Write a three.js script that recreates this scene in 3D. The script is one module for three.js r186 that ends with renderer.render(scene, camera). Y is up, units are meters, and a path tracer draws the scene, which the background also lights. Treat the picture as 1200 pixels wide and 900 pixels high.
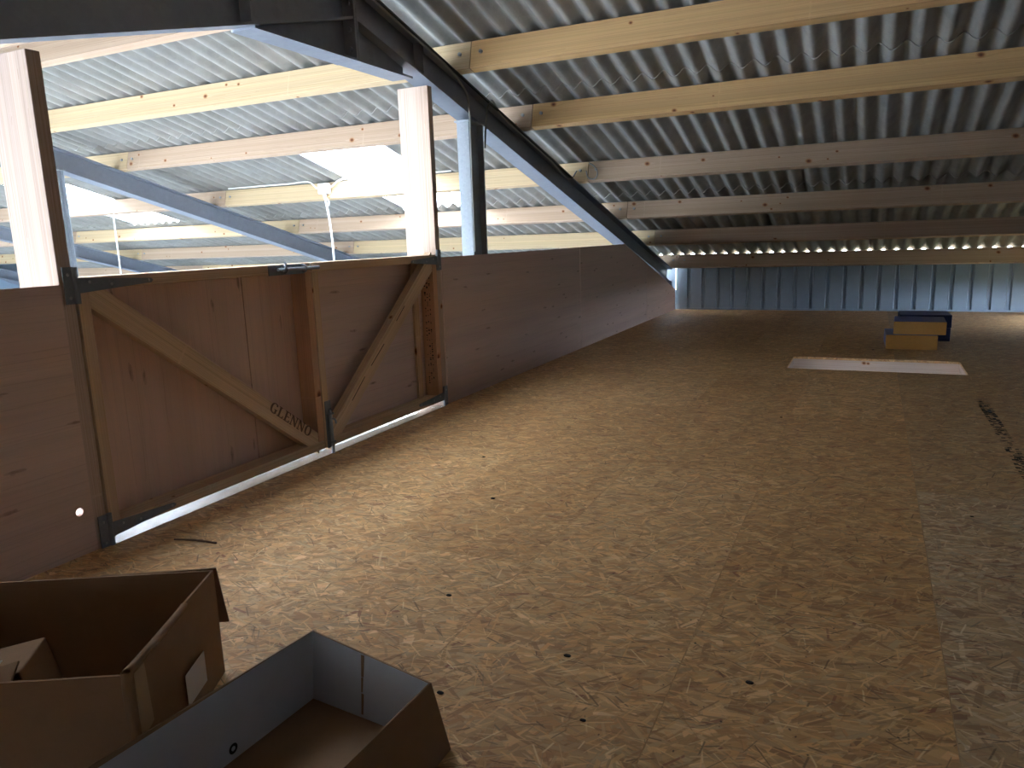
import * as THREE from 'three';
import { RoundedBoxGeometry } from 'three/addons/geometries/RoundedBoxGeometry.js';
import { TextGeometry } from 'three/addons/geometries/TextGeometry.js';
import { FontLoader } from 'three/addons/loaders/FontLoader.js';
import { mergeGeometries } from 'three/addons/utils/BufferGeometryUtils.js';

// ---------- camera, sky, exposure ----------
const scene = new THREE.Scene();
const camera = new THREE.PerspectiveCamera(54.227, 4 / 3, 0.02, 400);
camera.rotation.order = 'YXZ';
camera.rotation.set(-0.1903, 0.44745, -0.03471);
camera.position.set(0, 1, 0);
scene.background = new THREE.Color().setRGB(0.80, 0.93, 1.10);   // bright hazy sky, the only source of daylight
scene.backgroundIntensity = 24.0;
const renderer = new THREE.WebGLRenderer();
renderer.toneMapping = THREE.LinearToneMapping;
renderer.toneMappingExposure = 1.12;
renderer.shadowMap.enabled = true;

// ---------- measured layout (metres; d is the distance away from the camera, z = -d) ----------
const W = -2.355;                 // face of the plywood wall
const SL = 0.262, TH = Math.atan(SL), RIDGE = 3.27;
const topY = (d) => 2.104 - SL * (d - 3.975);          // top of the steel on the far slope
const botY = (d) => 1.912 - SL * (d - 3.955);          // underside of the steel on the far slope
const EAVE = 10.1, NEAR_EAVE = 2 * RIDGE - EAVE;
const FRAMES = [1.828, -2.422, -6.672, -10.922, -15.172];   // centre lines of the portal frames
const GABLE_R = 2.06, GABLE_L = -15.3, GROUND = -2.6;
const PURLIN_D = [3.43, 4.27, 5.18, 6.37, 7.53, 8.62, 9.83];
const PIT = 0.14;

// ---------- helpers ----------
function rng(seed) { let a = seed >>> 0; return () => { a = (a + 0x6D2B79F5) >>> 0; let t = a; t = Math.imul(t ^ (t >>> 15), t | 1); t ^= t + Math.imul(t ^ (t >>> 7), t | 61); return ((t ^ (t >>> 14)) >>> 0) / 4294967296; }; }
const R0 = rng(7);
const used = {};
function numbered(name) { const n = used[name] = (used[name] ?? -1) + 1; return n ? `${name}_${String(n).padStart(3, '0')}` : name; }
function shade(o) { o.castShadow = true; o.receiveShadow = true; return o; }
function mesh(name, geo, mat, parent) { const m = shade(new THREE.Mesh(geo, mat)); m.name = parent ? name : numbered(name); (parent ?? scene).add(m); return m; }
function group(name, x = 0, y = 0, z = 0) { const g = new THREE.Group(); g.name = numbered(name); g.position.set(x, y, z); scene.add(g); return g; }
function tag(o, label, category, grp) { Object.assign(o.userData, { label, category }); if (grp) o.userData.group = grp; return o; }
function struct(o, label, category) { Object.assign(o.userData, { kind: 'structure', label, category }); return o; }
const AX = { x: 0, y: 1, z: 2 };
function meterUV(geo, grain = 'x', ou = 0, ov = 0) {          // uv in metres: u runs with the grain
  const p = geo.attributes.position, n = geo.attributes.normal, uv = new Float32Array(p.count * 2), g = AX[grain];
  for (let i = 0; i < p.count; i++) {
    const P = [p.getX(i), p.getY(i), p.getZ(i)], N = [Math.abs(n.getX(i)), Math.abs(n.getY(i)), Math.abs(n.getZ(i))];
    let k = 0; if (N[1] > N[k]) k = 1; if (N[2] > N[k]) k = 2;
    const rest = [0, 1, 2].filter((a) => a !== k);
    const a = rest.includes(g) ? g : rest[0], b = rest.find((q) => q !== a);
    uv[2 * i] = P[a] + ou; uv[2 * i + 1] = P[b] + ov + k * 0.37;
  }
  geo.setAttribute('uv', new THREE.BufferAttribute(uv, 2));
  return geo;
}
function bx(w, h, d, x = 0, y = 0, z = 0, grain = 'x', r = 0) {
  const g = r ? new RoundedBoxGeometry(w, h, d, 1, r) : new THREE.BoxGeometry(w, h, d);
  meterUV(g, grain, R0() * 3, R0() * 3);
  const o = g.index ? g.toNonIndexed() : g;
  return o.translate(x, y, z);
}
function wallShape(pts, t, holes = []) {                       // outline in (d, y), thickness t behind the wall face
  const s = new THREE.Shape(pts.map(([d, y]) => new THREE.Vector2(d, y)));
  for (const [d, y, r] of holes) { const h = new THREE.Path(); h.absarc(d, y, r, 0, Math.PI * 2, true); s.holes.push(h); }
  return new THREE.ExtrudeGeometry(s, { depth: t, bevelEnabled: false, curveSegments: 20 }).rotateY(Math.PI / 2);
}
const merge = (list) => mergeGeometries(list.map((g) => { const o = g.index ? g.toNonIndexed() : g; for (const k of Object.keys(o.attributes)) if (!['position', 'normal', 'uv'].includes(k)) o.deleteAttribute(k); return o; }));
const V = (x, y, z) => new THREE.Vector3(x, y, z);
function tube(pts, r, seg = 48, rad = 8) { return new THREE.TubeGeometry(new THREE.CatmullRomCurve3(pts.map((p) => V(...p)), false, 'centripetal'), seg, r, rad, false); }

// ---------- textures ----------
function canvas(w, h) { const c = document.createElement('canvas'); c.width = w; c.height = h; return [c, c.getContext('2d')]; }
function texture(c, mw, mh, srgb = true) { const t = new THREE.CanvasTexture(c); t.wrapS = t.wrapT = THREE.RepeatWrapping; t.repeat.set(1 / mw, 1 / mh); t.magFilter = THREE.LinearFilter; if (srgb) t.colorSpace = THREE.SRGBColorSpace; return t; }
const rgb = (r, g, b, a = 1) => `rgba(${r | 0},${g | 0},${b | 0},${a})`;
function osbTexture(seed, pal, con) {
  const N = 2048, M = 2.24, px = N / M, r = rng(seed), [c, x] = canvas(N, N), [cb, xb] = canvas(N, N);
  x.fillStyle = rgb(...pal[0]); x.fillRect(0, 0, N, N); xb.fillStyle = '#808080'; xb.fillRect(0, 0, N, N);
  const strand = (k) => {
    const len = (k === 2 ? 0.015 + 0.05 * r() : 0.03 + 0.08 * r() * r() + 0.03 * r()) * px, wid = (k === 2 ? 0.0015 + 0.003 * r() : k === 0 ? 0.012 + 0.03 * r() * r() : 0.005 + 0.016 * r() * r()) * px;
    const ang = 0.25 + (r() + r() + r() - 1.5) * 1.35, cx = r() * N, cy = r() * N;
    const p = pal[(r() * pal.length) | 0], q0 = r(), v = 1 + (r() - 0.5) * con, kind = r();
    const col = kind < 0.012 && k < 2 ? [150, 96, 66] : k === 2 && q0 < 0.16 ? p.map((q) => q * 0.62) : k === 2 && q0 > 0.5 ? p.map((q, i) => Math.min(244, q * (1.16 + 0.03 * i))) : p.map((q) => q * v);
    const sk = [0, 0, 0, 0].map(() => (r() - 0.5) * len * 0.3), hgt = 90 + r() * 110, wob = 0.55 + 0.45 * r(), al = k === 0 ? 0.9 : k === 1 ? 0.74 : 0.75;
    for (let ox = -1; ox <= 1; ox++) for (let oy = -1; oy <= 1; oy++) {
      const X = cx + ox * N, Y = cy + oy * N;
      if (X < -len || X > N + len || Y < -len || Y > N + len) continue;
      for (const [q, f] of [[x, rgb(...col, al)], [xb, rgb(hgt, hgt, hgt, 0.8)]]) {
        q.save(); q.translate(X, Y); q.rotate(ang); q.beginPath();
        q.moveTo(-len / 2 + sk[0], -wid / 2); q.lineTo(0, -wid / 2 * (0.85 + 0.3 * wob)); q.lineTo(len / 2 + sk[1], -wid / 2 * wob); q.lineTo(len / 2 + sk[2], wid / 2); q.lineTo(-len / 2 + sk[3], wid / 2 * 0.9); q.closePath();
        q.fillStyle = f; q.fill();
        if (q === x && k < 2) {
          q.strokeStyle = rgb(col[0] * 0.66, col[1] * 0.6, col[2] * 0.54, 0.3); q.lineWidth = 1; q.beginPath(); q.moveTo(-len / 2 + sk[3], wid / 2 * 0.9); q.lineTo(len / 2 + sk[2], wid / 2); q.stroke();
          for (let i = 0; i < 3; i++) { const yy = (r() - 0.5) * wid * 0.8, t = r() < 0.5 ? 0.88 : 1.08; q.strokeStyle = rgb(col[0] * t, col[1] * t, col[2] * t, 0.35); q.lineWidth = 0.7; q.beginPath(); q.moveTo(-len * 0.42, yy); q.lineTo(len * 0.42, yy); q.stroke(); }
        }
        q.restore();
      }
    }
  };
  for (let i = 0; i < 6500; i++) strand(0);
  for (let i = 0; i < 8000; i++) strand(1);
  for (let i = 0; i < 9000; i++) strand(2);
  for (let i = 0; i < 420; i++) { x.fillStyle = rgb(62, 42, 28, 0.4 + 0.4 * r()); x.beginPath(); x.ellipse(r() * N, r() * N, 1 + 3 * r(), 0.8 + 1.4 * r(), 1.2 + r(), 0, 7); x.fill(); }
  return [texture(c, M, M), texture(cb, M, M, false)];
}
function pineTexture(seed, base, knots = 15) {
  const w = 2048, h = 512, MW = 2.6, MH = 0.65, r = rng(seed), [c, x] = canvas(w, h), sx = w / MW, sy = h / MH;
  x.fillStyle = rgb(...base); x.fillRect(0, 0, w, h);
  for (let i = 0; i < 60; i++) { const s = r() < 0.5 ? 1.09 : 0.9; x.fillStyle = rgb(base[0] * s, base[1] * s * 0.99, base[2] * s * 0.97, 0.16); x.fillRect(0, r() * h, w, 6 + r() * 34); }
  const ks = []; for (let i = 0; i < knots; i++) ks.push([r() * w, r() * h, 3 + r() * r() * 11]);
  for (let i = 0; i < 230; i++) {
    const y0 = r() * h, ph = r() * 6, am = 1 + 3 * r(), s = 0.72 + 0.2 * r();
    x.strokeStyle = rgb(base[0] * s, base[1] * s * 0.94, base[2] * s * 0.85, 0.10 + 0.2 * r()); x.lineWidth = 0.7 + 1.6 * r(); x.beginPath();
    for (let u = 0; u <= w; u += 12) {
      let y = y0 + am * Math.sin(u * 2 * Math.PI / w * (1 + (i % 3)) + ph);
      for (const [kx, ky, kr] of ks) { const dx = (u - kx) / (kr * 5), dy = y - ky; if (Math.abs(dx) < 3 && Math.abs(dy) < kr * 5) y += Math.sign(dy || 1) * kr * 1.3 * Math.exp(-dx * dx - Math.abs(dy) / (kr * 2.5)); }
      u ? x.lineTo(u, y) : x.moveTo(u, y);
    }
    x.stroke();
  }
  for (const [kx, ky, kr] of ks) for (const [f, col] of [[1.9, rgb(168, 108, 58, 0.28)], [1.35, rgb(140, 82, 42, 0.5)], [0.95, rgb(118, 66, 36, 0.75)], [0.4, rgb(84, 46, 26, 0.8)]]) {
    x.fillStyle = col; x.beginPath(); x.ellipse(kx, ky, kr * f * 1.25, kr * f * 0.95, 0.2, 0, 7); x.fill();
  }
  for (let i = 0; i < 40; i++) { x.strokeStyle = rgb(96, 62, 38, 0.35); x.lineWidth = 1; const a = r() * w, b = r() * h; x.beginPath(); x.moveTo(a, b); x.lineTo(a + 20 + r() * 90, b + (r() - 0.5) * 5); x.stroke(); }
  void sx; void sy;
  return texture(c, MW, MH);
}
function plyTexture(seed, base) {
  const w = 2048, h = 1024, MW = 2.4, MH = 1.2, r = rng(seed), [c, x] = canvas(w, h);
  x.fillStyle = rgb(...base); x.fillRect(0, 0, w, h);
  for (let i = 0; i < 130; i++) {
    const y0 = r() * h, hh = 10 + r() * 70, s = 0.9 + 0.2 * r(); x.fillStyle = rgb(base[0] * s, base[1] * s, base[2] * s, 0.14);
    x.beginPath(); const ph = r() * 6, n = 1 + (r() * 3 | 0);
    for (let u = 0; u <= w; u += 32) x.lineTo(u, y0 + 16 * Math.sin(u * 2 * Math.PI / w * n + ph));
    for (let u = w; u >= 0; u -= 32) x.lineTo(u, y0 + hh + 16 * Math.sin(u * 2 * Math.PI / w * n + ph + 0.4)); x.fill();
  }
  for (let i = 0; i < 420; i++) {
    const y0 = r() * h, u0 = r() * w, L = 120 + r() * 900; x.strokeStyle = rgb(base[0] * 0.74, base[1] * 0.7, base[2] * 0.68, 0.05 + 0.14 * r()); x.lineWidth = 0.8 + 2 * r();
    x.beginPath(); x.moveTo(u0, y0); x.bezierCurveTo(u0 + L / 3, y0 + (r() - 0.5) * 24, u0 + 2 * L / 3, y0 + (r() - 0.5) * 24, u0 + L, y0 + (r() - 0.5) * 14); x.stroke();
  }
  for (let i = 0; i < 34; i++) { const kx = r() * w, ky = r() * h; for (let q = 0; q < 5; q++) { x.fillStyle = rgb(base[0] * 0.5, base[1] * 0.45, base[2] * 0.42, 0.16); x.beginPath(); x.ellipse(kx + (r() - 0.5) * 30, ky + (r() - 0.5) * 8, 3 + r() * 26, 1.5 + r() * 5, 0, 0, 7); x.fill(); } }
  return texture(c, MW, MH);
}
function mottle(seed, base, n, lo, hi, amp, m, streak = 1) {
  const N = 512, r = rng(seed), [c, x] = canvas(N, N);
  x.fillStyle = rgb(...base); x.fillRect(0, 0, N, N);
  for (let i = 0; i < n; i++) {
    const s = 1 + (r() - 0.5) * 2 * amp, R = lo + (hi - lo) * r() * r(), X = r() * N, Y = r() * N;
    x.fillStyle = rgb(base[0] * s, base[1] * s, base[2] * s, 0.2);
    for (const ox of [-N, 0, N]) for (const oy of [-N, 0, N]) { x.beginPath(); x.ellipse(X + ox, Y + oy, R, R * streak, 0, 0, 7); x.fill(); }
  }
  return texture(c, m, m);
}
const std = (o) => new THREE.MeshStandardMaterial(o);
const TAN = [[206, 160, 106], [213, 169, 117], [200, 151, 97], [190, 141, 89], [208, 165, 113], [220, 182, 132], [182, 133, 85], [202, 155, 101], [196, 157, 109]];
const GREYED = [[196, 160, 116], [206, 174, 132], [186, 148, 106], [172, 134, 96], [214, 188, 150], [164, 122, 90], [198, 166, 126], [186, 156, 118]];
const [osbA, osbAb] = osbTexture(11, TAN, 0.30), [osbB, osbBb] = osbTexture(29, GREYED, 0.26);
const M = {
  osb: [std({ map: osbA, bumpMap: osbAb, bumpScale: 0.0007, roughness: 0.62 }), std({ map: osbA, bumpMap: osbAb, bumpScale: 0.0007, roughness: 0.62, color: 0xf4f0ea }), std({ map: osbB, bumpMap: osbBb, bumpScale: 0.0009, roughness: 0.58 }), std({ map: osbB, bumpMap: osbBb, bumpScale: 0.0009, roughness: 0.58, color: 0xf2f2f4 }), std({ map: osbA, bumpMap: osbAb, bumpScale: 0.0008, roughness: 0.58, color: 0xe8ebf0 })],
  pine: [std({ map: pineTexture(3, [208, 170, 120]), roughness: 0.7 }), std({ map: pineTexture(5, [188, 164, 142]), roughness: 0.7 }), std({ map: pineTexture(8, [204, 182, 146], 14), roughness: 0.7 })],
  redPine: std({ map: pineTexture(15, [204, 160, 130], 20), roughness: 0.72 }),
  gatePine: std({ map: pineTexture(19, [210, 182, 152], 20), roughness: 0.7 }),
  post: std({ map: pineTexture(23, [192, 170, 156], 8), roughness: 0.75 }),
  ply: [std({ map: plyTexture(31, [212, 184, 170]), roughness: 0.7 }), std({ map: plyTexture(37, [208, 182, 172]), roughness: 0.68 })],
  plyV: (() => { const m = std({ map: plyTexture(41, [210, 178, 162]), roughness: 0.7 }); m.map.rotation = Math.PI / 2; return m; })(),
  fibre: [std({ map: mottle(51, [154, 154, 150], 900, 2, 40, 0.14, 0.9, 2.2), roughness: 0.9 }), std({ map: mottle(57, [148, 147, 142], 900, 2, 50, 0.16, 0.9, 2.2), roughness: 0.9 })],
  steel: std({ map: mottle(61, [136, 143, 154], 700, 2, 30, 0.12, 0.7), roughness: 0.5, metalness: 0.15 }),
  galv: std({ map: mottle(67, [150, 158, 166], 1200, 3, 18, 0.16, 0.35), roughness: 0.42, metalness: 0.35 }),
  hinge: std({ map: mottle(71, [126, 132, 138], 500, 2, 20, 0.2, 0.2), roughness: 0.5, metalness: 0.4 }),
  edge: std({ map: mottle(103, [226, 228, 230], 500, 2, 20, 0.06, 0.3), roughness: 0.27, metalness: 0.8 }),
  bolt: std({ color: 0xa9adb0, roughness: 0.35, metalness: 0.7 }),
  clad: std({ map: mottle(73, [142, 160, 178], 600, 4, 60, 0.07, 1.6), roughness: 0.42 }),
  gapDark: std({ color: 0x241a14, roughness: 0.9 }),
  concrete: std({ map: mottle(79, [200, 200, 198], 900, 4, 80, 0.1, 3), roughness: 0.9 }),
  yard: std({ map: mottle(83, [204, 204, 202], 900, 4, 80, 0.1, 5), roughness: 0.95 }),
  grass: std({ map: mottle(101, [74, 84, 52], 900, 3, 40, 0.25, 3), roughness: 1 }),
  white: std({ color: 0xf0f0ee, roughness: 0.5 }),
  cableGrey: std({ color: 0x9a9c9a, roughness: 0.6 }),
  cableBlack: std({ color: 0x1c1d20, roughness: 0.55 }),
  card: std({ map: mottle(89, [150, 117, 86], 700, 2, 36, 0.07, 0.4), roughness: 0.85 }),
  whiteCard: std({ map: mottle(93, [206, 208, 212], 400, 3, 40, 0.03, 0.4), roughness: 0.7 }),
  ink: std({ color: 0x2a2623, roughness: 0.9 }),
  inkBrown: std({ color: 0x6e5646, roughness: 0.9 }),
  kraft: std({ map: mottle(97, [206, 156, 84], 500, 2, 30, 0.07, 0.3), roughness: 0.6 }),
  blueWrap: std({ color: 0x4c5c9a, roughness: 0.45 }),
  navyWrap: std({ color: 0x26345e, roughness: 0.5 }),
  grp: new THREE.MeshPhysicalMaterial({ color: 0xffffff, transmission: 1, thickness: 0, roughness: 0.0, ior: 1.15, specularIntensity: 0.3 }),
  tape: std({ color: 0xa98a66, roughness: 0.3 }),
  paper: std({ color: 0xd8d8d8, roughness: 0.8 }),
};

// ---------- ground, walls ----------
{
  const g = struct(mesh('ground', bx(36, 0.3, 34, -15.9, GROUND - 0.151, 6.8, 'x'), M.yard), 'pale concrete yard and slab under the barn', 'ground'); struct(mesh('ground_grass', bx(160, 0.3, 160, 0, GROUND - 0.18, 0, 'x'), M.grass), 'dark grass around the barn', 'ground'); void g;
}
function profileSheet(width, h, rib = 0.19) {                      // box-profile steel sheet standing in the xy plane; ribs are grooves seen from inside
  const pts = [], n = Math.round(width / rib), t = 0.002;
  for (let i = 0; i < n; i++) { const a = i * rib; pts.push([a, 0], [a + rib - 0.052, 0], [a + rib - 0.040, 0.028], [a + rib - 0.012, 0.028]); }
  pts.push([n * rib, 0]);
  const s = new THREE.Shape([...pts.map(([x, z]) => new THREE.Vector2(x, z)), ...pts.slice().reverse().map(([x, z]) => new THREE.Vector2(x, z + t))]);
  const g = new THREE.ExtrudeGeometry(s, { depth: h, bevelEnabled: false }).rotateX(-Math.PI / 2);   // shape y -> -z, extrusion -> y
  return meterUV(g, 'y');
}
{
  // eaves wall of the loft: individual cladding sheets
  const wb = struct(group('wall_back'), 'blue-grey ribbed metal eaves wall at the end of the loft', 'wall');
  const sheet = profileSheet(0.95, 0.60);
  for (let i = 0; i < 5; i++) { const m = mesh('cladding_sheet', sheet, M.clad, wb); m.position.set(W + 0.008 + i * 0.95, 0.0005, -EAVE); }
  mesh('eaves_rail', bx(GABLE_R - W - 0.02, 0.03, 0.2, (GABLE_R + W) / 2, 0.615, -EAVE + 0.08, 'x', 0.002), M.pine[1], wb);
  mesh('corner_filler', bx(0.09, 0.26, 0.03, W - 0.03, 0.131, -EAVE - 0.02, 'y'), M.clad, wb);
  mesh('base_flashing', merge([bx(4.36, 0.022, 0.012, W + 0.04 + 2.18, 0.011, -EAVE + 0.012, 'x', 0.002)]), M.clad, wb);
  const low = struct(mesh('wall_lower_back', bx(GABLE_R - W, 2.55, 0.04, (GABLE_R + W) / 2, -1.34, -EAVE - 0.08, 'y'), M.clad), 'grey metal wall of the storey below the loft', 'wall'); void low;
  const bl = struct(mesh('wall_barn_back', bx(W - 0.012 - GABLE_L, 0.6 - GROUND, 0.03, (W - 0.012 + GABLE_L) / 2, (0.6 + GROUND) / 2, -EAVE - 0.02, 'y'), M.clad), 'metal eaves wall of the open barn bays', 'wall'); void bl;
  // near eaves wall stands only behind the loft, the barn bays are open-fronted there
  struct(mesh('wall_front', bx(GABLE_R - W, 2.0, 0.03, (GABLE_R + W) / 2, -0.44, -NEAR_EAVE + 0.02, 'y'), M.clad), 'metal eaves wall behind the loft', 'wall');
  const roofIn = (d) => (d > RIDGE ? topY(d) : topY(2 * RIDGE - d)) + 0.17;
  const gable = (x, name, label, hole) => {
    const pts = [[NEAR_EAVE, GROUND], [EAVE, GROUND], [EAVE, roofIn(EAVE)], [RIDGE, roofIn(RIDGE)], [NEAR_EAVE, roofIn(EAVE)]];
    const s = new THREE.Shape(pts.map(([d, y]) => new THREE.Vector2(d, y)));
    if (hole) { const [a, b, c, e] = hole; s.holes.push(new THREE.Path([[a, c], [a, e], [b, e], [b, c]].map(([d, y]) => new THREE.Vector2(d, y)))); }
    const g = new THREE.ExtrudeGeometry(s, { depth: 0.03, bevelEnabled: false }).rotateY(Math.PI / 2);
    const m = struct(mesh(name, g, M.clad), label, 'wall'); m.position.x = x; return m;
  };
  gable(GABLE_R, 'wall_right', 'metal gable wall at the end of the loft with a low hatchway', [8.5, 9.9, 0.02, 0.34]);
  gable(GABLE_L, 'wall_left_gable', 'metal gable wall at the far end of the barn', null);
}

// ---------- roof: corrugated sheets, skylights, ridge ----------
function corrugated(len, n, t = 0.006, lap = 0.25) {                        // x across, runs down along -z from 0; mid height 0
  const seg = 10, N = Math.round((n + lap) * seg), A = 0.025, pos = [], nor = [], uv = [], idx = [];
  const f = (i) => { const x = i / seg * PIT, ph = 2 * Math.PI * i / seg; return [x, A * Math.cos(ph) + 0.007 * (x / (n * PIT)), -A * Math.sin(ph) * 2 * Math.PI / PIT]; };
  for (const side of [1, -1]) {
    const base = pos.length / 3;
    for (let i = 0; i <= N; i++) for (const z of [0, -len]) {
      const [x, y, dy] = f(i), k = Math.hypot(1, dy); const nx = -dy / k, ny = 1 / k;
      pos.push(x + side * nx * t / 2, y + side * ny * t / 2, z); nor.push(side * nx, side * ny, 0); uv.push(x, -z);
    }
    for (let i = 0; i < N; i++) { const a = base + 2 * i, b = a + 1, c = a + 2, d = a + 3; side > 0 ? idx.push(a, c, b, b, c, d) : idx.push(a, b, c, b, d, c); }
  }
  for (const [z, s] of [[0, 1], [-len, -1]]) {
    const base = pos.length / 3;
    for (let i = 0; i <= N; i++) for (const side of [1, -1]) { const [x, y, dy] = f(i), k = Math.hypot(1, dy); pos.push(x - side * dy / k * t / 2, y + side / k * t / 2, z); nor.push(0, 0, s); uv.push(x, y); }
    for (let i = 0; i < N; i++) { const a = base + 2 * i, b = a + 1, c = a + 2, d = a + 3; s > 0 ? idx.push(a, b, c, b, d, c) : idx.push(a, c, b, b, c, d); }
  }
  const g = new THREE.BufferGeometry();
  g.setAttribute('position', new THREE.Float32BufferAttribute(pos, 3)); g.setAttribute('normal', new THREE.Float32BufferAttribute(nor, 3)); g.setAttribute('uv', new THREE.Float32BufferAttribute(uv, 2)); g.setIndex(idx);
  return g;
}
const ROWS = [[RIDGE, 5.37, 0.015], [5.10, 7.66, 0.008], [7.44, 10.02, 0.0]];
{
  const roof = struct(group('ceiling'), 'grey corrugated fibre cement roof sheets seen from below', 'roof');
  const geos = ROWS.map(([a, b]) => corrugated((b - a) / Math.cos(TH), 7)), longTop = corrugated((5.66 - RIDGE) / Math.cos(TH), 7);
  const colW = 7 * PIT, x0 = -4.92 - 12 * colW;
  let sky = 0;
  const skyBelow = (x) => [-4.43, -8.91, -13.81].some((s) => Math.abs(x - s) < 0.3);
  const put = (geo, x, d, lift, near, light, k) => {
    const m = shade(new THREE.Mesh(geo, light ? M.grp : M.fibre[k % 2])), y = topY(d) + 0.171 + (0.026 + lift) / Math.cos(TH);
    m.rotation.order = 'YXZ'; m.rotation.x = -TH;
    if (near) { m.rotation.y = Math.PI; m.position.set(x + colW, y, -(2 * RIDGE - d)); } else m.position.set(x, y, -d);
    if (light) { m.name = `window_${++sky}`; struct(m, near ? 'clear corrugated rooflight in the slope behind' : sky === 3 ? 'bright corrugated rooflight beside the white ceiling socket' : 'bright corrugated rooflight farther along the barn roof', 'skylight'); m.userData.group = near ? 'rooflights in the near slope' : 'rooflights in the far slope'; scene.add(m); } else { m.name = 'roof_sheet'; roof.add(m); }
  };
  const part = (a, b) => corrugated((b - a) / Math.cos(TH), 7), ridgeLight = part(RIDGE, 5.05), belowLight = part(4.90, 5.37);
  for (const near of [false, true]) ROWS.forEach(([a, , lift], row) => {
    for (let i = 0; x0 + i * colW < GABLE_R + 0.1; i++) {
      const xg = x0 + i * colW, x = xg + (xg < -8.5 ? 3 * PIT : 0) + (near ? -0.48 : 0), mid = x + colW / 2, k = i * 7 + row * 3;
      if (row === 1 && mid < W && skyBelow(mid + (near ? 0.48 : 0))) put(geos[1], x, a, lift, near, true, k);
      else if (near && row === 0 && mid > -3.5 && mid < -2.5) { put(ridgeLight, x, RIDGE, lift + 0.008, true, true, k); put(belowLight, x, 4.90, lift, true, false, k); }
      else put(!near && row === 0 && skyBelow(mid) ? longTop : geos[row], x, a, lift, near, false, k);
    }
  });
  const yR = topY(RIDGE) + 0.171 + 0.07;
  const cap = new THREE.Shape([[-0.3, -0.3 * SL], [0, 0], [0.3, -0.3 * SL], [0.3, -0.3 * SL + 0.012], [0, 0.014], [-0.3, -0.3 * SL + 0.012]].map(([a, b]) => new THREE.Vector2(a, b)));
  const cg = new THREE.ExtrudeGeometry(cap, { depth: GABLE_R - GABLE_L, bevelEnabled: false }).rotateY(Math.PI / 2);
  const c = mesh('ridge_cap', cg, M.fibre[0], roof); c.position.set(GABLE_L, yR, -RIDGE);
}

// ---------- steel portal frames ----------
const FW = 0.133, FD = 0.187;
function iShape(w, h, tf = 0.011, tw = 0.008) { const a = w / 2, b = h / 2, c = tw / 2, e = b - tf; return new THREE.Shape([[-a, -b], [a, -b], [a, -e], [c, -e], [c, e], [a, e], [a, b], [-a, b], [-a, e], [-c, e], [-c, -e], [-a, -e]].map(([x, y]) => new THREE.Vector2(x, y))); }
function rafterGeo(dEnd) {                                                  // from the ridge down the far slope, apex cut upright
  const L = (dEnd - RIDGE) / Math.cos(TH), g = new THREE.ExtrudeGeometry(iShape(FW, FD), { depth: L, bevelEnabled: false }).rotateY(Math.PI);
  const p = g.attributes.position;
  for (let i = 0; i < p.count; i++) p.setZ(i, p.getZ(i) + (Math.abs(p.getZ(i)) < 1e-4 ? -1 : -1) * p.getY(i) * -SL * (Math.abs(p.getZ(i)) < 1e-4 ? 1 : 0));
  g.computeVertexNormals();
  return meterUV(g.rotateX(-TH), 'z');
}
const midY = (d) => (topY(d) + botY(d)) / 2;
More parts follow.
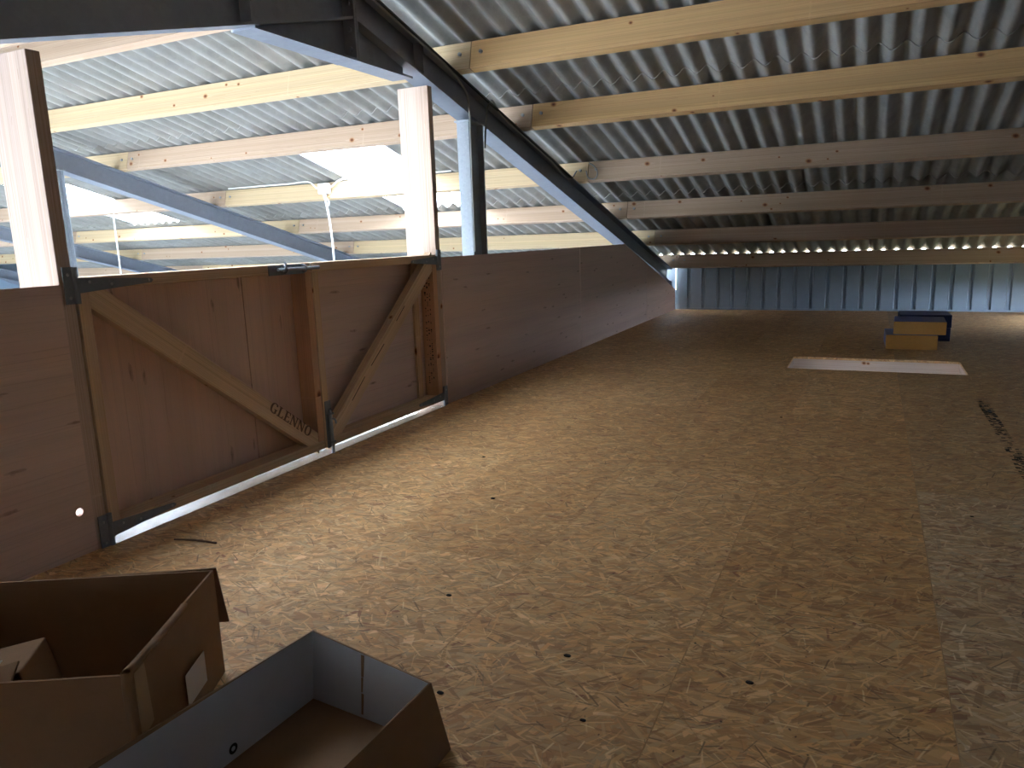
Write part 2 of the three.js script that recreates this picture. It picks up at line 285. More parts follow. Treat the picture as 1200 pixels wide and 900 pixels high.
function makeFrame(x, label) {
  const f = tag(group('portal_frame', x, GROUND, -RIDGE), label, 'steel frame', 'steel portal frames');
  const Y = -GROUND, rg = rafterGeo(9.86);
  const r1 = mesh('rafter', rg, M.steel, f); r1.position.set(0, Y + midY(RIDGE), 0);
  const r2 = mesh('rafter', rg, M.steel, f); r2.position.set(0, Y + midY(RIDGE), 0); r2.rotation.y = Math.PI;
  // flat-bottomed apex haunch
  const hb = 1.905, a = 0.70, b = 0.50;
  const tri = new THREE.Shape([[-a, hb], [b, hb], [b, botY(RIDGE + b)], [0, botY(RIDGE) + 0.006], [-a, Math.max(hb + 0.001, botY(RIDGE + a))]].map(([d, y]) => new THREE.Vector2(d, y)));
  const hau = mesh('apex_haunch', merge([
    new THREE.ExtrudeGeometry(tri, { depth: 0.009, bevelEnabled: false }).rotateY(Math.PI / 2).translate(-0.0045, Y, 0),
    bx(FW, 0.011, a + b, 0, Y + hb - 0.003, (a - b) / 2, 'z'),
  ]), M.steel, f); void hau;
  for (const s of [-1, 1]) mesh('end_plate', bx(FW + 0.012, 0.40, 0.014, 0, Y + 2.095, s * 0.0085, 'y', 0.002), M.steel, f);
  const stiff = (d, tilt, y0, y1) => { const m = mesh('stiffener', bx(FW - 0.004, y1 - y0, 0.010, 0, 0, 0, 'y'), M.steel, f); m.position.set(0, Y + (y0 + y1) / 2, RIDGE - d); m.rotation.x = tilt; };
  stiff(3.9, 0, botY(3.9) + 0.008, topY(3.9) - 0.01); stiff(2 * RIDGE - 3.9 - 0.08, 0, botY(3.97) + 0.012, topY(3.97) - 0.012);
  for (const s of [-1, 1]) for (const yy of [1.95, 2.04, 2.16, 2.24]) for (const sx of [-1, 1]) mesh('bolt_head', new THREE.CylinderGeometry(0.013, 0.013, 0.016, 6).rotateX(Math.PI / 2).translate(sx * 0.042, Y + yy, s * 0.022), M.steel, f);
  for (const s of [-1, 1]) {
    const g = new THREE.ExtrudeGeometry(iShape(FW, 0.2), { depth: Y + botY(9.72), bevelEnabled: false }).rotateX(-Math.PI / 2);
    const c = mesh('column', meterUV(g, 'y'), M.steel, f); c.position.set(0, 0, s * (9.78 - RIDGE));
    const eh = new THREE.Shape([[0, 0], [0.75, 0.75 * SL], [0, -0.16]].map(([p, q]) => new THREE.Vector2(p, q)));
    const e = mesh('eaves_haunch', new THREE.ExtrudeGeometry(eh, { depth: 0.02, bevelEnabled: false }).translate(0, 0, -0.01).rotateY(Math.PI / 2), M.steel, f);
    e.position.set(0, Y + botY(9.68) + 0.004, s * (9.68 - RIDGE)); if (s < 0) e.rotation.y = 0; else e.rotation.y = Math.PI;
    e.rotation.y = s < 0 ? Math.PI : 0;
  }
  return f;
}
makeFrame(FRAMES[0], 'grey steel portal frame over the right of the loft');
makeFrame(FRAMES[1], 'dark grey steel portal frame above the plywood wall');
makeFrame(FRAMES[2], 'blue-grey steel portal frame, first one beyond the gates');
makeFrame(FRAMES[3], 'blue-grey steel portal frame, second one beyond the gates');
makeFrame(FRAMES[4], 'steel portal frame against the far gable');
function hColumn(x, d, label) {                                             // slim galvanised column under a rafter: flanges face along z
  const c = tag(group('steel_column', x, GROUND, -d), label, 'column', 'columns under the rafters'), h = botY(d) - GROUND - 0.02, w = 0.088, D = 0.2;
  for (const s of [-1, 1]) mesh('flange', bx(w, h, 0.010, 0, h / 2, s * (D / 2 - 0.005), 'y', 0.002), M.galv, c);
  mesh('web', bx(0.008, h, D - 0.02, 0, h / 2, 0, 'y'), M.galv, c);
  mesh('cap_plate', bx(w + 0.02, 0.012, D + 0.03, 0, h + 0.004, 0, 'x', 0.002), M.galv, c).rotation.x = 0;
  mesh('base_plate', bx(0.2, 0.014, 0.26, 0, 0.007, 0, 'x', 0.002), M.galv, c);
  return c;
}
hColumn(W - 0.048, 4.51, 'galvanised steel column rising behind the plywood wall beside the wooden post');
hColumn(FRAMES[2] + 0.02, 4.51, 'pale galvanised column under the first frame beyond the gates');

// ---------- purlins ----------
{
  const cuts = [GABLE_R - 0.01, FRAMES[0] + 0.15, FRAMES[1] + 0.16, FRAMES[2] + 0.16, FRAMES[3] + 0.16, GABLE_L + 0.04];
  const bays = ['at the gable end of the loft', 'over the loft', 'over the first bay beyond the gates', 'over the second bay beyond the gates', 'over the third bay beyond the gates'];
  const ord = ['next to the ridge', 'second down from the ridge', 'third down from the ridge', 'fourth down from the ridge', 'third up from the eaves', 'second up from the eaves', 'lowest along the eaves'];
  const h = 0.168, t = 0.066;
  for (const near of [false, true]) PURLIN_D.forEach((d, k) => {
    for (let b = 0; b < 5; b++) {
      if (b === 0 || (near && b > 2)) continue;
      const xa = cuts[b + 1] + 0.002, xb = (b === 1 ? GABLE_R - 0.005 : cuts[b]) - 0.002, L = xb - xa;
      const p = tag(group('purlin'), `pine purlin ${bays[b]}, ${ord[k]}${near ? ', near slope' : ''}`, 'beam', near ? 'purlins on the near roof slope' : 'purlins on the far roof slope');
      const mat = b === 1 ? M.pine[k < 3 ? 0 : 1] : M.pine[(k + b) % 2 ? 2 : 1];
      mesh('timber', bx(L, h, t, 0, h / 2, -t / 2, 'x', 0.003), mat, p);
      for (const e of [-1, 1]) { const q = mesh('bolt_head', new THREE.CylinderGeometry(0.012, 0.012, 0.014, 6).rotateX(Math.PI / 2).translate(e * (L / 2 - 0.07), h * 0.55, 0.006), M.bolt, p); void q; }
      p.rotation.order = 'YXZ'; p.rotation.x = -TH; if (near) p.rotation.y = Math.PI;
      p.position.set((xa + xb) / 2, topY(d) + 0.001, near ? -(2 * RIDGE - d) : -d);
    }
  });
}

// ---------- loft floor ----------
{
  const fl = struct(group('floor'), 'loft floor of tan oriented strand boards', 'floor');
  const H = { x0: -0.525, x1: 0.628, d0: 5.79, d1: 6.35 }, FX0 = W - 0.16, cw = 0.56, bl = 2.3, t = 0.018;
  let board0 = null;
  for (let i = -5; 0.2 + i * cw < GABLE_R; i++) {
    const a = Math.max(FX0, 0.2 + i * cw), b = Math.min(GABLE_R, 0.2 + (i + 1) * cw);
    if (b <= FX0 + 0.01) continue;
    const off = ((i & 1) ? 1.15 : 0) + 0.84;
    for (let j = -3; j < 6; j++) {
      const d0 = Math.max(NEAR_EAVE, off + j * bl), d1 = Math.min(EAVE + 0.06, off + (j + 1) * bl);
      if (d1 - d0 < 0.02) continue;
      let parts = [[a, b, d0, d1]];
      if (a < H.x1 && b > H.x0 && d0 < H.d1 && d1 > H.d0) {
        parts = [[a, b, d0, Math.min(d1, H.d0)], [a, b, Math.max(d0, H.d1), d1], [a, Math.min(b, H.x0), Math.max(d0, H.d0), Math.min(d1, H.d1)], [Math.max(a, H.x1), b, Math.max(d0, H.d0), Math.min(d1, H.d1)]].filter(([p, q, r, s]) => q - p > 0.003 && s - r > 0.003);
      }
      const ou = R0() * 5, ov = R0() * 5;
      const g = merge(parts.map(([p, q, r, s]) => { const G = new RoundedBoxGeometry(q - p, t, s - r, 1, 0.0014); G.translate((p + q) / 2, -t / 2, -(r + s) / 2); return meterUV(G, 'x', ou, ov); }));
      const grey = i >= 0 && d1 < 3.2, k = Math.abs(i * 3 + j * 5) % 2;
      const m = mesh('floor_board', g, M.osb[grey ? 2 + k : i >= 0 ? 4 : k], fl);
      if (i === 0 && j === 1) board0 = m;
    }
  }
  // faded black print running along one board: broken, unreadable bars
  const r = rng(99), bars = [];
  for (let d = 2.2; d < 4.93; d += 0.011) {
    const dense = (Math.floor(d * 4.1) % 4) !== 0;
    for (let q = 0; q < 4; q++) if (r() < (dense ? 0.42 : 0.12)) bars.push(bx(0.011 + 0.008 * r(), 0.0006, 0.006 + 0.006 * r(), 0.592 + q * 0.013 + 0.003 * r(), 0.0003, -d));
  }
  mesh('printed_mark', merge(bars), M.ink, fl).userData.kind = 'stuff';
  // timber trimmers lining the hatch
  const tr = 0.2, y = -t - tr / 2;
  const lin = [[H.x1 - H.x0 + 0.09, 0.045, (H.x0 + H.x1) / 2, -(H.d1 + 0.0225), 'x'], [H.x1 - H.x0 + 0.09, 0.045, (H.x0 + H.x1) / 2, -(H.d0 - 0.0225), 'x'], [0.045, H.d1 - H.d0, H.x0 - 0.0225, -(H.d0 + H.d1) / 2, 'z'], [0.045, H.d1 - H.d0, H.x1 + 0.0225, -(H.d0 + H.d1) / 2, 'z']];
  for (const [w, dd, x, z, gr] of lin) mesh('hatch_trimmer', bx(w, tr, dd, x, y, z, gr, 0.002), M.post, fl);
  const trim = mesh('edge_trim', merge([bx(0.175, 0.0025, 2.29, W - 0.0735, 0.00125, -2.77, 'z', 0.0008), bx(0.003, 0.2, 2.29, W - 0.1615, -0.098, -2.77, 'z')]), M.edge, fl); trim.userData.label = 'pale metal edge strip under the gates';
  void board0;
  const r3 = rng(5), bits = [];
  for (const [x, d] of [[-1.05, 1.72], [-0.62, 1.55], [-0.50, 1.33], [-0.83, 1.30], [0.36, 2.9], [-1.6, 3.0], [-0.2, 1.6], [0.45, 2.2], [-1.3, 2.5], [-0.4, 4.2], [0.05, 6.82]]) bits.push(new THREE.DodecahedronGeometry(0.004 + 0.003 * r3(), 0).scale(1.6, 0.5, 1).translate(x, 0.002, -d));
  const deb = mesh('floor_grit', merge(bits), M.ink); deb.userData = { kind: 'stuff', label: 'small black specks of grit scattered on the boards', category: 'grit' };
  tag(mesh('wood_splinter', tube([[-2.17, 0.004, -1.73], [-2.08, 0.006, -1.75], [-2.0, 0.004, -1.76]], 0.0035, 10, 5), M.inkBrown), 'thin dark splinter lying in front of the gate hinge', 'splinter');
}

// ---------- plywood wall and posts ----------
{
  const wl = struct(group('wall_left'), 'low pinkish plywood wall along the loft edge', 'wall'), t = 0.015;
  const panel = (pts, mat, ou, holes) => { const g = wallShape(pts, t, holes), uv = g.attributes.uv; for (let i = 0; i < uv.count; i++) uv.setXY(i, uv.getX(i) + ou, uv.getY(i) + ou * 0.4); const m = mesh('plywood_panel', g, mat, wl); m.position.x = W - t; return m; };
  panel([[NEAR_EAVE + 0.05, 0.002], [-0.87, 0.002], [-0.87, 0.906], [NEAR_EAVE + 0.05, 0.4]], M.ply[0], 2.2);
  panel([[-0.866, 0.002], [1.574, 0.002], [1.574, 0.905], [-0.866, 0.908]], M.ply[0], 0.3, [[1.527, 0.153, 0.0135]]);
  panel([[3.978, 0.002], [6.40, 0.002], [6.40, 0.910], [3.978, 0.908]], M.ply[1], 0.9);
  panel([[6.405, 0.002], [8.63, 0.002], [8.63, botY(8.63) - 0.012], [7.77, 0.912], [6.405, 0.911]], M.ply[1], 1.7);
  panel([[8.635, 0.002], [10.05, 0.002], [10.05, botY(10.05) - 0.04], [8.635, botY(8.635) - 0.012]], M.ply[0], 1.2);
  const post = (d, top, label) => { const p = tag(mesh('timber_post', bx(0.205, top, 0.048, 0, top / 2, 0, 'y', 0.003), M.post), label, 'post', 'gate posts'); p.position.set(W - 0.1045, 0.001, -d); return p; };
  post(1.597, 1.62, 'wide pale timber post at the hinge of the larger gate leaf');
  post(3.947, 1.885, 'wide pale timber post beside the steel column');
}

// ---------- gates ----------
const font = await new FontLoader().loadAsync('fonts/droid/droid_serif_bold.typeface.json');
const XB = W - 0.092;                     // back of the gate timbers
function bar(dA, yA, dB, yB, width, depth, front = W, upright = false) {                      // timber in the plane of the gate
  const L = Math.hypot(dB - dA, yB - yA), g = new RoundedBoxGeometry(L, width, depth, 1, 0.0025), th = Math.atan2(yB - yA, dB - dA);
  if (upright) { const p = g.attributes.position; for (let i = 0; i < p.count; i++) if (Math.abs(p.getX(i)) > L / 2 - 0.006) p.setX(i, p.getX(i) + p.getY(i) * Math.tan(th)); }   // ends cut plumb
  meterUV(g, 'x', R0() * 3, R0() * 3);
  return g.rotateZ(Math.atan2(yB - yA, dB - dA)).translate((dA + dB) / 2, (yA + yB) / 2, 0).rotateY(Math.PI / 2).translate(front - depth / 2, 0, 0);
}
function plate(pts, t, front) { return wallShape(pts, t).translate(front - t, 0, 0); }
function screwHeads(list, front) { return merge(list.map(([d, y]) => new THREE.SphereGeometry(0.0055, 8, 6).scale(0.5, 1, 1).translate(front, y, -d))); }
function strapHinge(parent, dPost, dir, y, span, flat) {                     // dPost: knuckle position; dir: +1 strap runs away, -1 towards the camera side
  const h = new THREE.Group(); h.name = 'strap_hinge'; parent.add(h);
  const F = W + 0.006, q = (u) => dPost + dir * u;
  mesh('strap', plate([[q(0.008), y - 0.027], [q(span), y - 0.008], [q(span + 0.008), y], [q(span), y + 0.008], [q(0.008), y + 0.024]], 0.005, F), M.hinge, h);
  mesh('post_plate', plate([[q(-0.006), y - 0.06], [q(-0.04), y - 0.06], [q(-0.04), y + 0.06], [q(-0.006), y + 0.06]], 0.004, F), M.hinge, h);
  mesh('knuckle', merge([new THREE.CylinderGeometry(0.008, 0.008, 0.12, 12).translate(F, y, -dPost), new THREE.CylinderGeometry(0.0095, 0.0095, 0.035, 12).translate(F, y - 0.043, -dPost), new THREE.CylinderGeometry(0.0095, 0.0095, 0.035, 12).translate(F, y + 0.043, -dPost)]), M.hinge, h);
  mesh('screw', screwHeads([[q(0.05), y + 0.008], [q(span * 0.45), y - 0.004], [q(span * 0.96), y], [q(-0.023), y + 0.035], [q(-0.023), y - 0.04]], F), M.bolt, h);
  void flat; return h;
}
{
  const y0 = 0.033, y1 = 0.926, w = 0.042, D = 0.09;
  const left = tag(group('gate'), 'wider plywood gate leaf with a brace stamped in faded letters', 'gate', 'pair of plywood gates');
  const inset = (g) => g;
  const mk = (o, name, g, m = M.gatePine) => mesh(name, inset(g), m, o);
  mk(left, 'stile', bar(1.65, y0, 1.65, y1 - w - 0.001, w, D)); mk(left, 'stile', bar(2.766, y0 + w, 2.766, y1 - w - 0.001, w, D), M.redPine);
  mk(left, 'top_rail', bar(1.629, y1 - w / 2, 2.786, y1 - w / 2, w, D)); mk(left, 'bottom_rail', bar(1.672, y0 + w / 2, 2.786, y0 + w / 2, w, D));
  mk(left, 'brace', bar(1.672, 0.8735, 2.743, 0.069, 0.084, 0.045, W - 0.0012, true));
  mesh('plywood_panel', wallShape([[1.629, 0.036], [2.440, 0.036], [2.440, 0.924], [1.629, 0.924]], 0.012).translate(XB - 0.012, 0, 0), M.plyV, left);
  mesh('plywood_panel', wallShape([[2.4445, 0.036], [2.786, 0.036], [2.786, 0.924], [2.4445, 0.924]], 0.012).translate(XB - 0.012, 0, 0), M.plyV, left);
  mesh('joint_cover', wallShape([[2.40, 0.04], [2.485, 0.04], [2.485, 0.92], [2.40, 0.92]], 0.012).translate(XB - 0.0245, 0, 0), M.plyV, left);
  strapHinge(left, 1.624, 1, 0.901, 0.29); strapHinge(left, 1.624, 1, 0.054, 0.27);
  const tx = new TextGeometry('GLENNO', { font, size: 0.044, depth: 0.0006, curveSegments: 4 }); tx.computeBoundingBox();
  const tw = tx.boundingBox.max.x; tx.scale(0.305 / tw, 1.05, 1);
  const ba = Math.atan2(0.069 - 0.8735, 2.743 - 1.672);
  tx.translate(0, -0.008, 0).rotateZ(ba).translate(2.438, 0.308, 0).rotateY(Math.PI / 2).translate(W + 0.0002, 0, 0);
  const txt = mesh('stamped_lettering', tx, M.inkBrown, left); txt.userData.label = 'faded dark stamped letters GLENNO';
  // barrel bolt along the top rail
  const bb = new THREE.Group(); bb.name = 'barrel_bolt'; left.add(bb);
  mesh('bolt_plate', plate([[2.51, 0.880], [2.735, 0.880], [2.735, 0.924], [2.51, 0.924]], 0.004, W + 0.005), M.hinge, bb);
  mesh('sliding_bar', new THREE.CylinderGeometry(0.008, 0.008, 0.27, 12).rotateX(Math.PI / 2).translate(W + 0.016, 0.903, -2.69), M.galv, bb);
  for (const d of [2.60, 2.725]) mesh('guide_loop', new THREE.TorusGeometry(0.015, 0.0045, 8, 16).translate(W + 0.014, 0.903, -d), M.hinge, bb);
  mesh('bolt_handle', tube([[W + 0.016, 0.903, -2.585], [W + 0.03, 0.905, -2.585], [W + 0.036, 0.93, -2.583], [W + 0.03, 0.936, -2.582]], 0.005, 12, 8), M.galv, bb);

  const right = tag(group('gate'), 'narrower plywood gate leaf with a drop bolt at its foot', 'gate', 'pair of plywood gates');
  mk(right, 'stile', bar(2.815, y0 + w, 2.815, y1 - w - 0.001, w, D)); mk(right, 'stile', bar(3.893, y0 + w, 3.893, y1 - w - 0.001, 0.046, D), M.redPine);
  mk(right, 'top_rail', bar(2.793, y1 - w / 2, 3.915, y1 - w / 2, w, D)); mk(right, 'bottom_rail', bar(2.793, y0 + w / 2, 3.915, y0 + w / 2, w, D));
  mk(right, 'brace', bar(2.837, 0.066, 3.868, 0.888, 0.088, 0.045, W - 0.0012, true));
  const sp = []; for (const [a, b, c, e] of [[3.02, 0.222, 3.14, 0.325], [3.20, 0.372, 3.33, 0.470], [3.46, 0.58, 3.55, 0.655]]) sp.push(bar(a, b, c, e, 0.0045, 0.001, W + 0.0006));
  mesh('drying_crack', merge(sp), M.gapDark, right);
  mesh('plywood_panel', wallShape([[2.793, 0.036], [3.915, 0.036], [3.915, 0.924], [2.793, 0.924]], 0.012).translate(XB - 0.012, 0, 0), M.ply[1], right);
  mesh('edge_batten', bar(3.79, y0 + w, 3.79, y1 - w - 0.001, 0.05, 0.018, XB + 0.018), M.gatePine, right);
  strapHinge(right, 3.925, -1, 0.894, 0.28); strapHinge(right, 3.925, -1, 0.062, 0.28);
  const rm = rng(41), marks = []; for (let y = 0.14; y < 0.84; y += 0.012) for (let q = 0; q < 3; q++) if (rm() < 0.5) marks.push(bx(0.003 + 0.009 * rm(), 0.002 + 0.008 * rm(), 0.0006, W - 0.03 - q * 0.016, y + 0.008 * rm(), -3.8696));
  const ink = mesh('ink_mark', merge(marks), M.ink, right); ink.userData.kind = 'stuff'; ink.userData.label = 'broken black ink marks up the edge of the stile';
  const db = new THREE.Group(); db.name = 'drop_bolt'; right.add(db);
  mesh('bolt_plate', plate([[2.803, 0.03], [2.845, 0.03], [2.845, 0.262], [2.803, 0.262]], 0.004, W + 0.005), M.hinge, db);
  mesh('sliding_bar', new THREE.CylinderGeometry(0.008, 0.008, 0.22, 12).translate(W + 0.016, 0.112, -2.824), M.galv, db);
  for (const y of [0.06, 0.2]) mesh('guide_loop', new THREE.TorusGeometry(0.015, 0.0045, 8, 16).rotateX(Math.PI / 2).translate(W + 0.014, y, -2.824), M.hinge, db);
  mesh('bolt_handle', tube([[W + 0.016, 0.175, -2.824], [W + 0.034, 0.172, -2.83], [W + 0.036, 0.15, -2.836]], 0.005, 10, 8), M.galv, db);
}

// ---------- cables ----------
{
  const F = W + 0.012, along = (d, off) => [F, topY(d) - off, -d];
  tag(mesh('cable', tube([along(3.3, 0.035), along(3.6, 0.04), along(3.95, 0.036), along(4.15, 0.038), along(4.28, 0.06), [F, 1.90, -4.375], [F, 1.80, -4.40], [F, 1.6, -4.40], [F - 0.004, 1.2, -4.405], [F - 0.004, 0.93, -4.405]], 0.007, 90), M.cableGrey), 'thin grey cable running down the face of the galvanised column', 'cable');
  tag(mesh('cable', tube([along(3.3, 0.02), along(4.2, 0.022), along(5.2, 0.02), along(6.2, 0.022)], 0.009, 60), M.cableBlack), 'black cable clipped along the top of the dark rafter', 'cable');
  tag(mesh('cable', tube([[F - 0.01, 1.60, -4.615], [F, 1.74, -4.62], [F, 1.86, -4.655], [F, 1.915, -4.72], along(4.83, 0.03), along(5.2, 0.045), along(5.7, 0.042), along(6.15, 0.05), [F, 1.56, -6.32]], 0.006, 90), M.cableGrey), 'thin grey cable looping off the column and up along the dark rafter', 'cable');
  tag(mesh('cable', tube([[-2.24, 1.62, -6.355], [-2.2, 1.60, -6.35], [-2.165, 1.54, -6.352], [-2.19, 1.49, -6.356], [-2.25, 1.50, -6.36], [-2.27, 1.56, -6.36]], 0.006, 40), M.cableGrey), 'small loop of grey cable hanging at the purlin end', 'cable');
  // white ceiling socket with its drop cord
  const s = tag(group('ceiling_socket', -5.1, 1.575, -6.345), 'white junction box with a hanging white cord on the purlin', 'socket');
  mesh('box', new RoundedBoxGeometry(0.13, 0.11, 0.06, 2, 0.015), M.white, s);
  mesh('cord_grip', new THREE.CylinderGeometry(0.022, 0.012, 0.05, 12).translate(0, -0.075, 0), M.white, s);
  mesh('drop_cord', tube([[0, -0.09, 0], [0.03, -0.25, 0.002], [0.05, -0.5, 0], [0.06, -1.1, 0.004], [0.06, -1.9, 0]], 0.010, 40), M.white, s);
  mesh('cord_hook', tube([[0.03, -0.1, 0.01], [0.055, -0.13, 0.01], [0.05, -0.17, 0.01]], 0.006, 10), M.white, s);
  mesh('feed_cable', tube([[-0.06, 0, 0.005], [-0.11, 0.02, 0.005], [-0.16, 0.07, 0.004], [-0.5, 0.075, 0.004], [-1.3, 0.075, 0.004]], 0.009, 30), M.white, s);
  mesh('feed_cable', tube([[0.06, 0, 0.005], [0.11, 0.02, 0.005], [0.2, 0.07, 0.004], [0.6, 0.075, 0.004], [1.5, 0.075, 0.004]], 0.009, 30), M.white, s);
  const chain = (x, y, z, n, label) => {
    const links = [], L = 0.05; for (let i = 0; i < n; i++) links.push(new THREE.TorusGeometry(0.012, 0.0045, 6, 10).scale(0.8, 1.9, 1).rotateY(i % 2 ? Math.PI / 2 : 0.2).translate(0, -i * L * 0.78, 0));
    const c = tag(mesh('hanging_chain', merge(links), M.white), label, 'chain'); c.position.set(x, y, z);
  };
  chain(-8.51, 1.42, -6.5, 40, 'white chain hanging straight down beside the blue-grey rafter');
}

// ---------- wrapped packs ----------
function pack(x, y, z, w, h, L, turn, endMat, wrapMat, label) {
  const p = tag(group('wrapped_pack', x, y, z), label, 'pack', 'stacked wrapped packs');
  mesh('body', bx(w, h, L, 0, h / 2, -L / 2 - 0.004, 'z', 0.006), wrapMat, p);
  mesh('end_wrap', bx(w + 0.002, h, 0.012, 0, h / 2, -0.006, 'x', 0.004), endMat, p);
  const tri = (pts) => new THREE.ExtrudeGeometry(new THREE.Shape(pts.map(([a, b]) => new THREE.Vector2(a, b))), { depth: 0.0025, bevelEnabled: false });
  const W2 = w / 2 - 0.006;
  mesh('folded_flap', tri([[-W2, h - 0.005], [W2, h - 0.005], [W2 - h * 0.62, h * 0.45], [-W2 + h * 0.62, h * 0.45]]).translate(0, 0, 0), endMat, p);
  mesh('folded_flap', tri([[-W2, 0.004], [-W2 + h * 0.55, h * 0.43], [W2 - h * 0.55, h * 0.43], [W2, 0.004]]).translate(0, 0, 0.0006), endMat, p);
  p.rotation.y = turn; return p;
}
pack(0.33, 0.001, -6.9, 0.375, 0.117, 0.45, 0.02, M.kraft, M.blueWrap, 'yellow kraft-ended pack, the lower one of the front stack');
pack(0.385, 0.119, -6.95, 0.38, 0.105, 0.42, -0.03, M.kraft, M.blueWrap, 'yellow kraft-ended pack, on top of the front stack');
pack(0.45, 0.001, -7.46, 0.40, 0.115, 0.36, 0, M.navyWrap, M.navyWrap, 'dark blue wrapped pack, the lower one of the rear stack');
pack(0.455, 0.117, -7.46, 0.40, 0.112, 0.36, 0.02, M.navyWrap, M.blueWrap, 'dark blue wrapped pack, on top of the rear stack');

// ---------- cardboard boxes ----------
function panelQuad(a, b, c, d, t, mIn) {                                    // a-b bottom, d-c top, thickened outward by t along the quad's normal
  const A = V(...a), B = V(...b), C = V(...c), D = V(...d), n = V(0, 0, 0).crossVectors(B.clone().sub(A), D.clone().sub(A)).normalize().multiplyScalar(t);
  const P = [A, B, C, D], Q = P.map((p) => p.clone().add(n)), pos = [], uv = [];
  const w = A.distanceTo(B), h = A.distanceTo(D);
  const face = (p, u) => { for (const k of [0, 1, 2, 0, 2, 3]) { pos.push(p[k].x, p[k].y, p[k].z); uv.push(...u[k]); } };
  const U = [[0, 0], [w, 0], [w, h], [0, h]], e = [[0, 0], [w, 0], [w, t], [0, t]];
  face(Q, U); face([P[1], P[0], P[3], P[2]], U);
  for (let i = 0; i < 4; i++) { const j = (i + 1) % 4; face([P[i], P[j], Q[j], Q[i]], e); }
  const g = new THREE.BufferGeometry(); g.setAttribute('position', new THREE.Float32BufferAttribute(pos, 3)); g.setAttribute('uv', new THREE.Float32BufferAttribute(uv, 2)); g.computeVertexNormals(); void mIn;
  const nn = g.attributes.normal; for (const o of [0, 6]) { const m = V(0, 0, 0); for (let i = o; i < o + 6; i++) m.add(V(nn.getX(i), nn.getY(i), nn.getZ(i))); m.normalize(); for (let i = o; i < o + 6; i++) nn.setXYZ(i, m.x, m.y, m.z); }
  return g;
}
{
  // deeper brown box
  const a = tag(group('cardboard_box'), 'open brown cardboard box with a crushed torn rim', 'box', 'open cardboard boxes');
  const s = 0.735 / 0.7, h = 0.265;
  const C = (x, z) => [x * s, z * s];
  const BR = C(-1.29, -1.118), FR = C(-1.107, -0.748), ex = [-0.404 / 0.46, 0.22 / 0.46], Lb = 0.60;
  const BL = [BR[0] + ex[0] * Lb, BR[1] + ex[1] * Lb], FL = [FR[0] + ex[0] * Lb, FR[1] + ex[1] * Lb];
  const P = (q, y, o = 0, ox = 0, oz = 0) => [q[0] + ox, y, q[1] + oz], t = 0.005;
  const side = (name, p, q, m, flare = [0, 0, 0, 0]) => mesh(name, panelQuad(P(p, 0.004), P(q, 0.004), P(q, h + flare[1]), P(p, h + flare[0]), t), m, a);
  // inner faces point inward; thickness goes outward
  side('side_panel', BR, FR, M.card); side('side_panel', FR, FL, M.card); side('side_panel', FL, BL, M.card); side('side_panel', BL, BR, M.card);
  mesh('bottom_panel', panelQuad(P(FL, 0.004), P(FR, 0.004), P(BR, 0.004), P(BL, 0.004), 0.003), M.card, a);
  // folded-over top edges and the flap hanging outside the right panel
  const dirR = [FR[0] - BR[0], FR[1] - BR[1]], nR = [dirR[1], -dirR[0]], ln = Math.hypot(...nR), out = [-nR[0] / ln, -nR[1] / ln];
  const sgn = (out[0] * ex[0] + out[1] * ex[1]) > 0 ? -1 : 1; out[0] *= sgn; out[1] *= sgn;
  const on = (k, y, o) => [BR[0] + dirR[0] * k + out[0] * o, y, BR[1] + dirR[1] * k + out[1] * o];
  const back = (k, y, o) => [BR[0] + ex[0] * k - dirR[0] / ln * o, y, BR[1] + ex[1] * k - dirR[1] / ln * o];
  mesh('flap', panelQuad(back(0.26, 0.11, 0.035), back(-0.012, 0.12, 0.03), back(-0.003, h + 0.002, 0.010), back(0.26, h - 0.002, 0.010), 0.004), M.card, a);
  mesh('torn_edge', merge([tube([on(0.40, h, 0.004), on(0.55, h + 0.004, 0.010), on(0.70, h - 0.003, 0.004), on(0.80, h + 0.004, 0.009), on(0.90, h - 0.001, 0.004), on(0.99, h + 0.003, 0.006)], 0.008, 30, 6), tube([on(0.99, h + 0.004, 0.006), on(1.012, h * 0.82, 0.010), on(0.985, h * 0.6, 0.006), on(1.01, h * 0.35, 0.010), on(1.0, h * 0.1, 0.006)], 0.011, 20, 6)]), M.card, a);
  mesh('packing_tape', panelQuad(on(0.95, 0.12, 0.0085), on(0.84, 0.13, 0.0085), on(0.86, h - 0.010, 0.0085), on(0.95, h - 0.010, 0.0085), 0.0008), M.tape, a);
  mesh('paper_label', panelQuad(on(0.50, 0.055, 0.0068), on(0.27, 0.055, 0.0068), on(0.27, 0.128, 0.0068), on(0.50, 0.128, 0.0068), 0.0008), M.paper, a);
  // things inside
  const ib = tag(group('small_carton'), 'small brown carton lying inside the brown box', 'carton');
  const q = [FR[0] + ex[0] * 0.34 - dirR[0] * 0.45, FR[1] + ex[1] * 0.34 - dirR[1] * 0.45];
  mesh('body', new RoundedBoxGeometry(0.16, 0.17, 0.12, 1, 0.004), M.card, ib).rotation.set(0.1, 0.6, 0.12);
  mesh('flap', new THREE.BoxGeometry(0.12, 0.004, 0.08).translate(0.03, 0.1, 0.05), M.card, ib).rotation.set(0.5, 0.6, 0);
  ib.position.set(q[0], 0.115, q[1]);
  const ps = tag(mesh('paper_sheet', new THREE.BoxGeometry(0.1, 0.0015, 0.08), M.paper), 'folded white paper inside the brown box', 'paper'); ps.position.set(q[0] + 0.05, 0.215, q[1] + 0.09); ps.rotation.set(0.3, 0.4, 0.2);
}
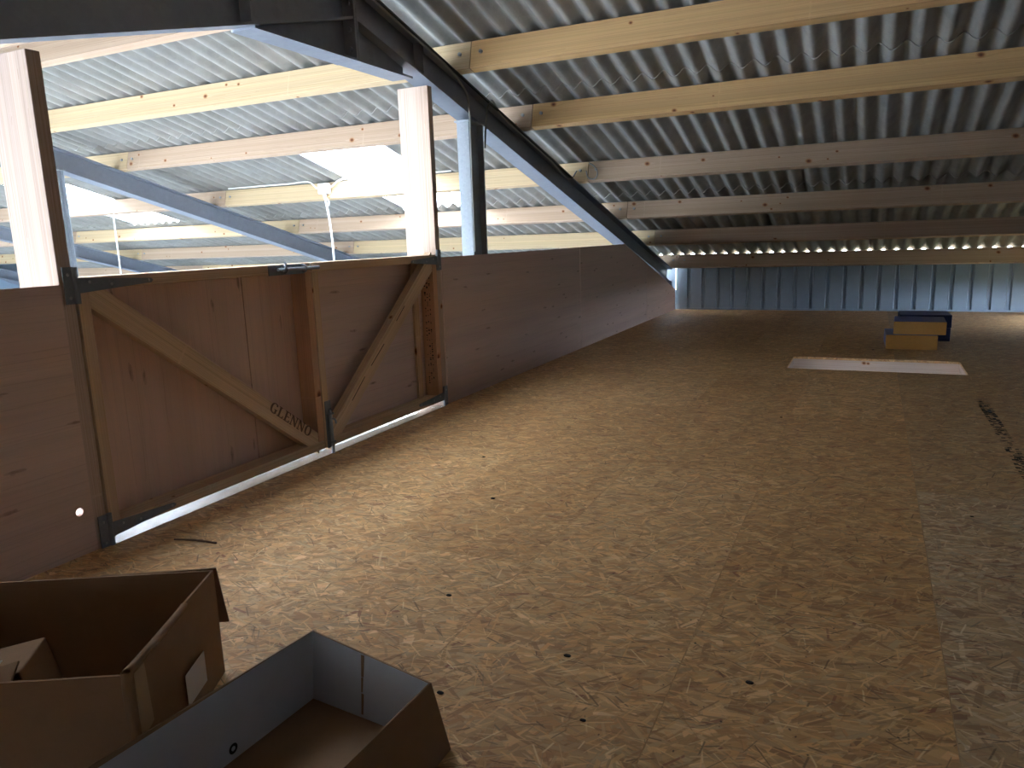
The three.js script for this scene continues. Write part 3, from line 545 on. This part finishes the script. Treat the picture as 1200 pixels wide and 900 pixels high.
{
  // shallow white-lined box
  const b = tag(group('cardboard_box'), 'shallow open cardboard box with a white lined inside', 'box', 'open cardboard boxes');
  const h = 0.16, T = { BL: [-1.085, -1.191], BR: [-0.732, -1.116], FR: [-0.745, -0.64], FL: [-1.145, -0.64] }, Bt = { BL: [-1.088, -1.178], BR: [-0.712, -1.142], FR: [-0.712, -0.64], FL: [-1.118, -0.64] };
  const Bi = { BL: [-1.084, -1.172], BR: [-0.718, -1.136], FR: [-0.718, -0.646], FL: [-1.114, -0.646] };
  const p = (q, y) => [q[0], y, q[1]];
  const wall = (n, i, j, hi = h, hj = h) => {
    mesh(n, panelQuad(p(Bt[i], 0.004), p(Bt[j], 0.004), p(T[j], hj), p(T[i], hi), 0.004), M.card, b);
    // white liner just inside
    const c = [(T.BL[0] + T.FR[0]) / 2, (T.BL[1] + T.FR[1]) / 2], k = 0.0045, inn = (q) => { const l = Math.hypot(c[0] - q[0], c[1] - q[1]); return [q[0] + (c[0] - q[0]) / l * k, q[1] + (c[1] - q[1]) / l * k]; };
    mesh('white_liner', panelQuad(p(inn(Bi[i]), 0.006), p(inn(Bi[j]), 0.006), p(inn(T[j]), hj - 0.001), p(inn(T[i]), hi - 0.001), 0.0015), M.whiteCard, b);
  };
  wall('side_panel', 'BR', 'FR'); wall('side_panel', 'FR', 'FL'); wall('side_panel', 'FL', 'BL'); wall('side_panel', 'BL', 'BR');
  mesh('bottom_panel', panelQuad(p(Bt.FL, 0.002), p(Bt.FR, 0.002), p(Bt.BR, 0.002), p(Bt.BL, 0.002), 0.003), M.card, b);
  // seam and small print on the lining
  const mid = (k, y, o) => [T.BL[0] + (T.BR[0] - T.BL[0]) * k, y, T.BL[1] + (T.BR[1] - T.BL[1]) * k + o];
  mesh('seam', merge([[0.03, 0.075, 0.012], [0.078, 0.11, 0.008], [0.112, h - 0.001, 0.016]].map(([ya, yb, wk]) => { const o = (y) => 0.0075 + (1 - y / h) * 0.017; return panelQuad(mid(0.462, ya, o(ya)), mid(0.462 + wk, ya, o(ya)), mid(0.466 + wk * 1.2, yb, o(yb)), mid(0.462, yb, o(yb)), 0.0015); })), M.card, b);
  const ring = new THREE.RingGeometry(0.005, 0.011, 24).rotateY(Math.PI / 2).translate(-1.0925, 0.030, -0.945);
  mesh('printed_mark', ring, M.ink, b);
}
scene.traverse((o) => { if (o.isMesh) shade(o); });
renderer.render(scene, camera);
